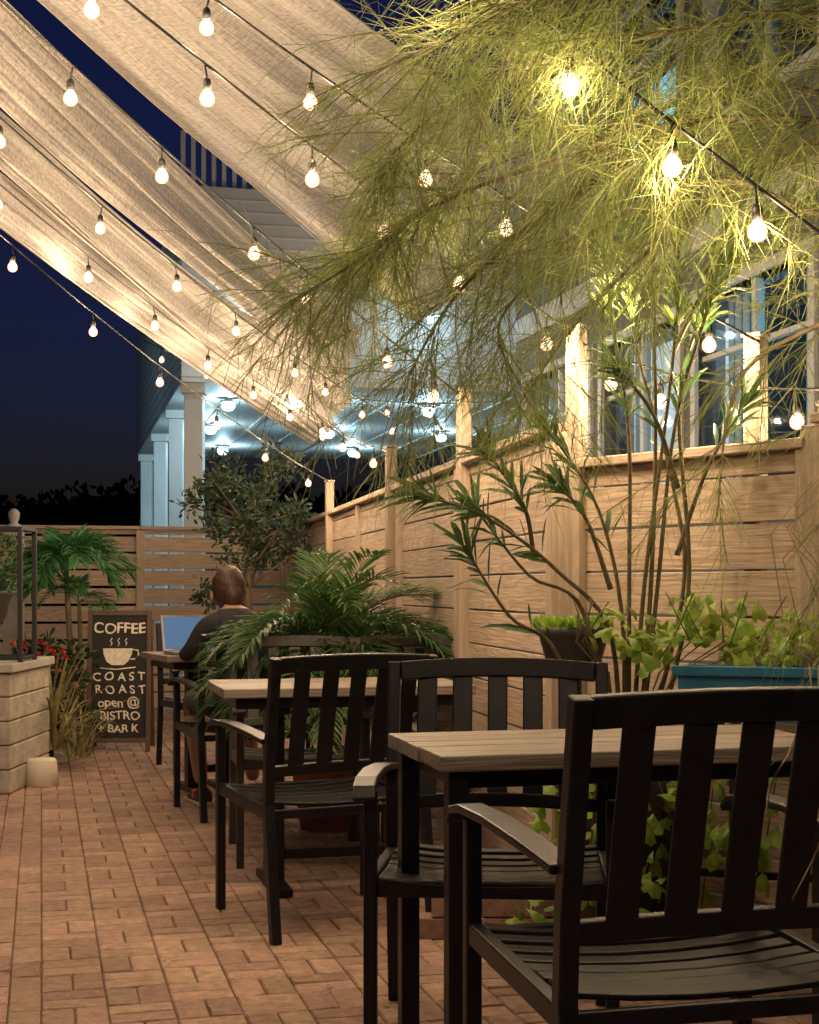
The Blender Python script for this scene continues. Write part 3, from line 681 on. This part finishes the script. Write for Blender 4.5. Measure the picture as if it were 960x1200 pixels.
# ---------------------------------------------------------------- white pavilion building
COOL=(.55,.86,1.)
pb=empty('white_porch_building'); w=MB()
NL=V((-2.2,14,0)); FL=V((-4.1,21.8,0)); NR=V((4.5,15.6,0)); FR=V((3.0,23,0))
def slab(z0,z1):
    q=[NL,NR,FR,FL]; w.add([(p.x,p.y,z0) for p in q]+[(p.x,p.y,z1) for p in q],[(3,2,1,0),(4,5,6,7),(0,1,5,4),(1,2,6,5),(2,3,7,6),(3,0,4,7)])
slab(3.1,5.0)
w.obj('upper_storey',M_white,parent=pb)
w=MB()
for t,sz in ((.012,.09),(.28,.08),(.6,.08),(.97,.08)):
    p=NL.lerp(FL,t)+V((.12,.1,0)); w.box(p.x-sz,p.x+sz,p.y-sz,p.y+sz,0,3.0); w.box(p.x-sz-.03,p.x+sz+.03,p.y-sz-.03,p.y+sz+.03,3.001,3.098); 
w.obj('columns',M_white,parent=pb,bevel=.008)
w=MB()
for i in range(16):
    z=3.16+i*.115
    for (A,Bq) in ((NL,NR),(NL,FL)):
        d=(Bq-A).normalized(); nn=V((d.y,-d.x,0)) if Bq is NR else V((-d.y,d.x,0))
        w.sweep([A+nn*.003+V((0,0,z)),Bq+nn*.003+V((0,0,z))],.012,.012,(0,0,1))
w.obj('siding_laps',M_white,parent=pb)
w=MB()
for i in range(70):
    p=NL.lerp(NR,i/69.)+V((0,.1,0)); w.box(p.x-.02,p.x+.02,p.y-.02,p.y+.02,5.001,5.55)
w.sweep([NL+V((0,.1,5.57)),NR+V((0,.1,5.57))],.06,.06,(0,0,1)); w.obj('balcony_railing',M_white,parent=pb)
w=MB()
for i in range(1,12):
    a=NL.lerp(NR,i/12.); b=FL.lerp(FR,i/12.); w.sweep([a+V((0,0.02,3.093)),b+V((0,-.02,3.093))],.05,.012,(1,0,0))
w.obj('soffit_battens',M_white,parent=pb)
w=MB(); lampm=MB()
for (x,y) in ((-1.9,15.2),(-.9,15.5),(.2,15.7),(-2.4,17.5),(-1.0,18),(.4,18.4),(-2.6,20.2),(-.8,20.5),(1.6,17.3)):
    lampm.lathe([(.0005,-.09),(.05,-.08),(.075,-.045),(.07,0)],(x,y,3.05),14); w.lathe([(.0005,.0),(.09,0),(.09,.02)],(x,y,3.05),14)
    plight((x,y,2.98),55,COOL,pb,.04,'porch_lamp_light')
for (x,y,wt) in ((-1.6,13.75,26),(.2,14.15,28),(1.8,14.6,28)):
    lampm.lathe([(.0005,-.07),(.035,-.055),(.042,-.02),(.03,0)],(x,y,3.75),12); w.lathe([(.0005,.03),(.045,0),(.032,-.001)],(x,y,3.75),12)
    w.tube([(x,y,3.77),(x+.2,y+.2,3.80)],.012,6)
    plight((x,y,3.72),wt,COOL,pb,.03,'wall_sconce_light')
w.obj('lamp_fittings',M_white,parent=pb); lampm.obj('lamp_globes',M_bulbc,parent=pb)
w=MB(); w.add([(FL.x,FL.y+.2,0),(FR.x,FR.y+.2,0),(FR.x,FR.y+.2,2.2),(FL.x,FL.y+.2,2.2)],[(0,1,2,3)]); w.obj('lower_dark_wall',M_darkframe,parent=pb)
yl=empty('offscreen_fill_lamp',(-6.2,16.2,0)); w=MB(); w.tube([(0,0,0),(0,0,3.9)],[.06,.035],10); w.lathe([(.04,3.9),(.13,3.95),(.02,4.28),(.0005,4.3)],n=14); w.obj('pole',M_darkframe,parent=yl)  # unseen lamp added left of the frame to light the pavilion's side wall
w=MB(); w.lathe([(.04,3.90),(.09,3.80),(.07,3.68),(.0005,3.66)],n=14); w.obj('globe',M_bulbc,parent=yl); plight((0,0,3.78),420,COOL,yl,.05,'offscreen_fill_light')
# ---------------------------------------------------------------- right glazed building
rb=empty('glazed_house'); A=V((1.0,13.6,0)); Bq=V((3.3,4.5,0)); d=(Bq-A); L=d.length; ang=math.degrees(math.atan2(d.y,d.x)); rb.location=A; rb.rotation_euler=(0,0,math.radians(ang))
wins=[(.3,1.9,1.7,3.0,M_winw),(2.2,3.6,1.7,3.0,None),(3.9,5.4,1.75,3.05,M_winc),(5.7,7.2,1.75,3.05,M_winc),(7.5,9.0,1.75,3.05,M_winw),(.5,1.8,4.2,5.4,M_winc),(2.3,3.6,4.2,5.4,None),(4.1,5.5,4.2,5.4,None)]
w=MB(); xs=sorted(set([0,L]+[a for q in wins for a in q[:2]])); zs=[0,1.7,1.75,3.0,3.05,4.2,5.4,6.4]
for i in range(len(xs)-1):
    for j in range(len(zs)-1):
        cx=(xs[i]+xs[i+1])/2; cz=(zs[j]+zs[j+1])/2
        if any(q[0]<cx<q[1] and q[2]<cz<q[3] for q in wins): continue
        w.box(xs[i],xs[i+1],0,.2,zs[j],zs[j+1])
w.obj('walls',M_grey,parent=rb)
w=MB(); gl=MB()
for (a,b,c,dd,mt) in wins:
    for (x0,x1,z0,z1) in ((a-.07,a,c-.07,dd+.07),(b,b+.07,c-.07,dd+.07),(a,b,dd,dd+.07),(a,b,c-.07,c)): w.box(x0,x1,-.03,.12,z0,z1)
    mx=(a+b)/2; w.box(mx-.02,mx+.02,.02,.08,c,dd); w.box(a+.001,mx-.021,.025,.075,c+(dd-c)*.68,c+(dd-c)*.68+.035); w.box(mx+.021,b-.001,.025,.075,c+(dd-c)*.68,c+(dd-c)*.68+.035)
    gl.add([(a,.05,c),(b,.05,c),(b,.05,dd),(a,.05,dd)],[(0,1,2,3)])
    if mt:
        r=MB(); r.add([(a-.3,1.1,c-.3),(b+.3,1.1,c-.3),(b+.3,1.1,dd+.3),(a-.3,1.1,dd+.3)],[(0,1,2,3)]); r.obj('interior_wall_lit',mt,parent=rb)
    cu=MB()
    for k in range(26):
        xx=a+(b-a)*(k+.5)/26
        if .3<(k+.5)/26<.7: continue
        cu.box(xx-.022,xx+.022,.22+(k%2)*.02,.235+(k%2)*.02,c-.1,dd+.05)
    cu.obj('curtains',M_white,parent=rb)
w.obj('window_frames',M_white,parent=rb,bevel=.004); gl.obj('window_glass',M_glass,parent=rb)
w=MB(); w.box(-.3,L+.3,-.5,6,6.4,6.55); w.obj('roof',M_darkframe,parent=rb); w=MB(); w.box(0,.2,.2,6,0,6.4); w.obj('end_wall',M_grey,parent=rb)
w=MB(); w.box(0,L,-.02,-.001,3.4,3.6); w.obj('band_course',M_white,parent=rb)
f=MB()
for i in range(70):
    x=-26+i*.42; hh=4.0+.5*noise.noise(V((i*.13,0,3)))+.15*noise.noise(V((i*.6,2,3)))
    clump(f,(x,42+U(-1,1),hh*.5),(.9,.8,hh*.5),170,.28,.2,.7)
    f.box(x-.3,x+.3,42.8,43.2,0,hh*.93)
f.obj('distant_tree_line',M_far)
# ---------------------------------------------------------------- world
w=bpy.data.worlds.new("World"); scene.world=w; w.use_nodes=True; n=w.node_tree.nodes; l=w.node_tree.links; n.clear()
out=n.new('ShaderNodeOutputWorld'); bg=n.new('ShaderNodeBackground'); sk=n.new('ShaderNodeTexSky'); sk.sky_type='NISHITA'; sk.sun_disc=False; sk.sun_elevation=math.radians(1); sk.sun_rotation=math.radians(200)
mx=n.new('ShaderNodeMix'); mx.data_type='RGBA'; mx.blend_type='MULTIPLY'; mx.inputs[0].default_value=1; mx.inputs[7].default_value=(.20,.27,1.25,1)
l.new(sk.outputs[0],mx.inputs[6]); l.new(mx.outputs[2],bg.inputs[0]); bg.inputs[1].default_value=.035; l.new(bg.outputs[0],out.inputs[0])
# ---------------------------------------------------------------- camera
cd=bpy.data.cameras.new('camera'); cam=bpy.data.objects.new('camera',cd); scene.collection.objects.link(cam); scene.camera=cam
cam.location=(0,0,1.1); cam.rotation_euler=(math.radians(90),0,0); cd.sensor_fit='VERTICAL'; cd.sensor_height=36; cd.lens=51; cd.shift_y=.075; cd.clip_start=.05; cd.clip_end=1000
scene.view_settings.view_transform='Standard'; scene.view_settings.look='None'; scene.view_settings.exposure=0
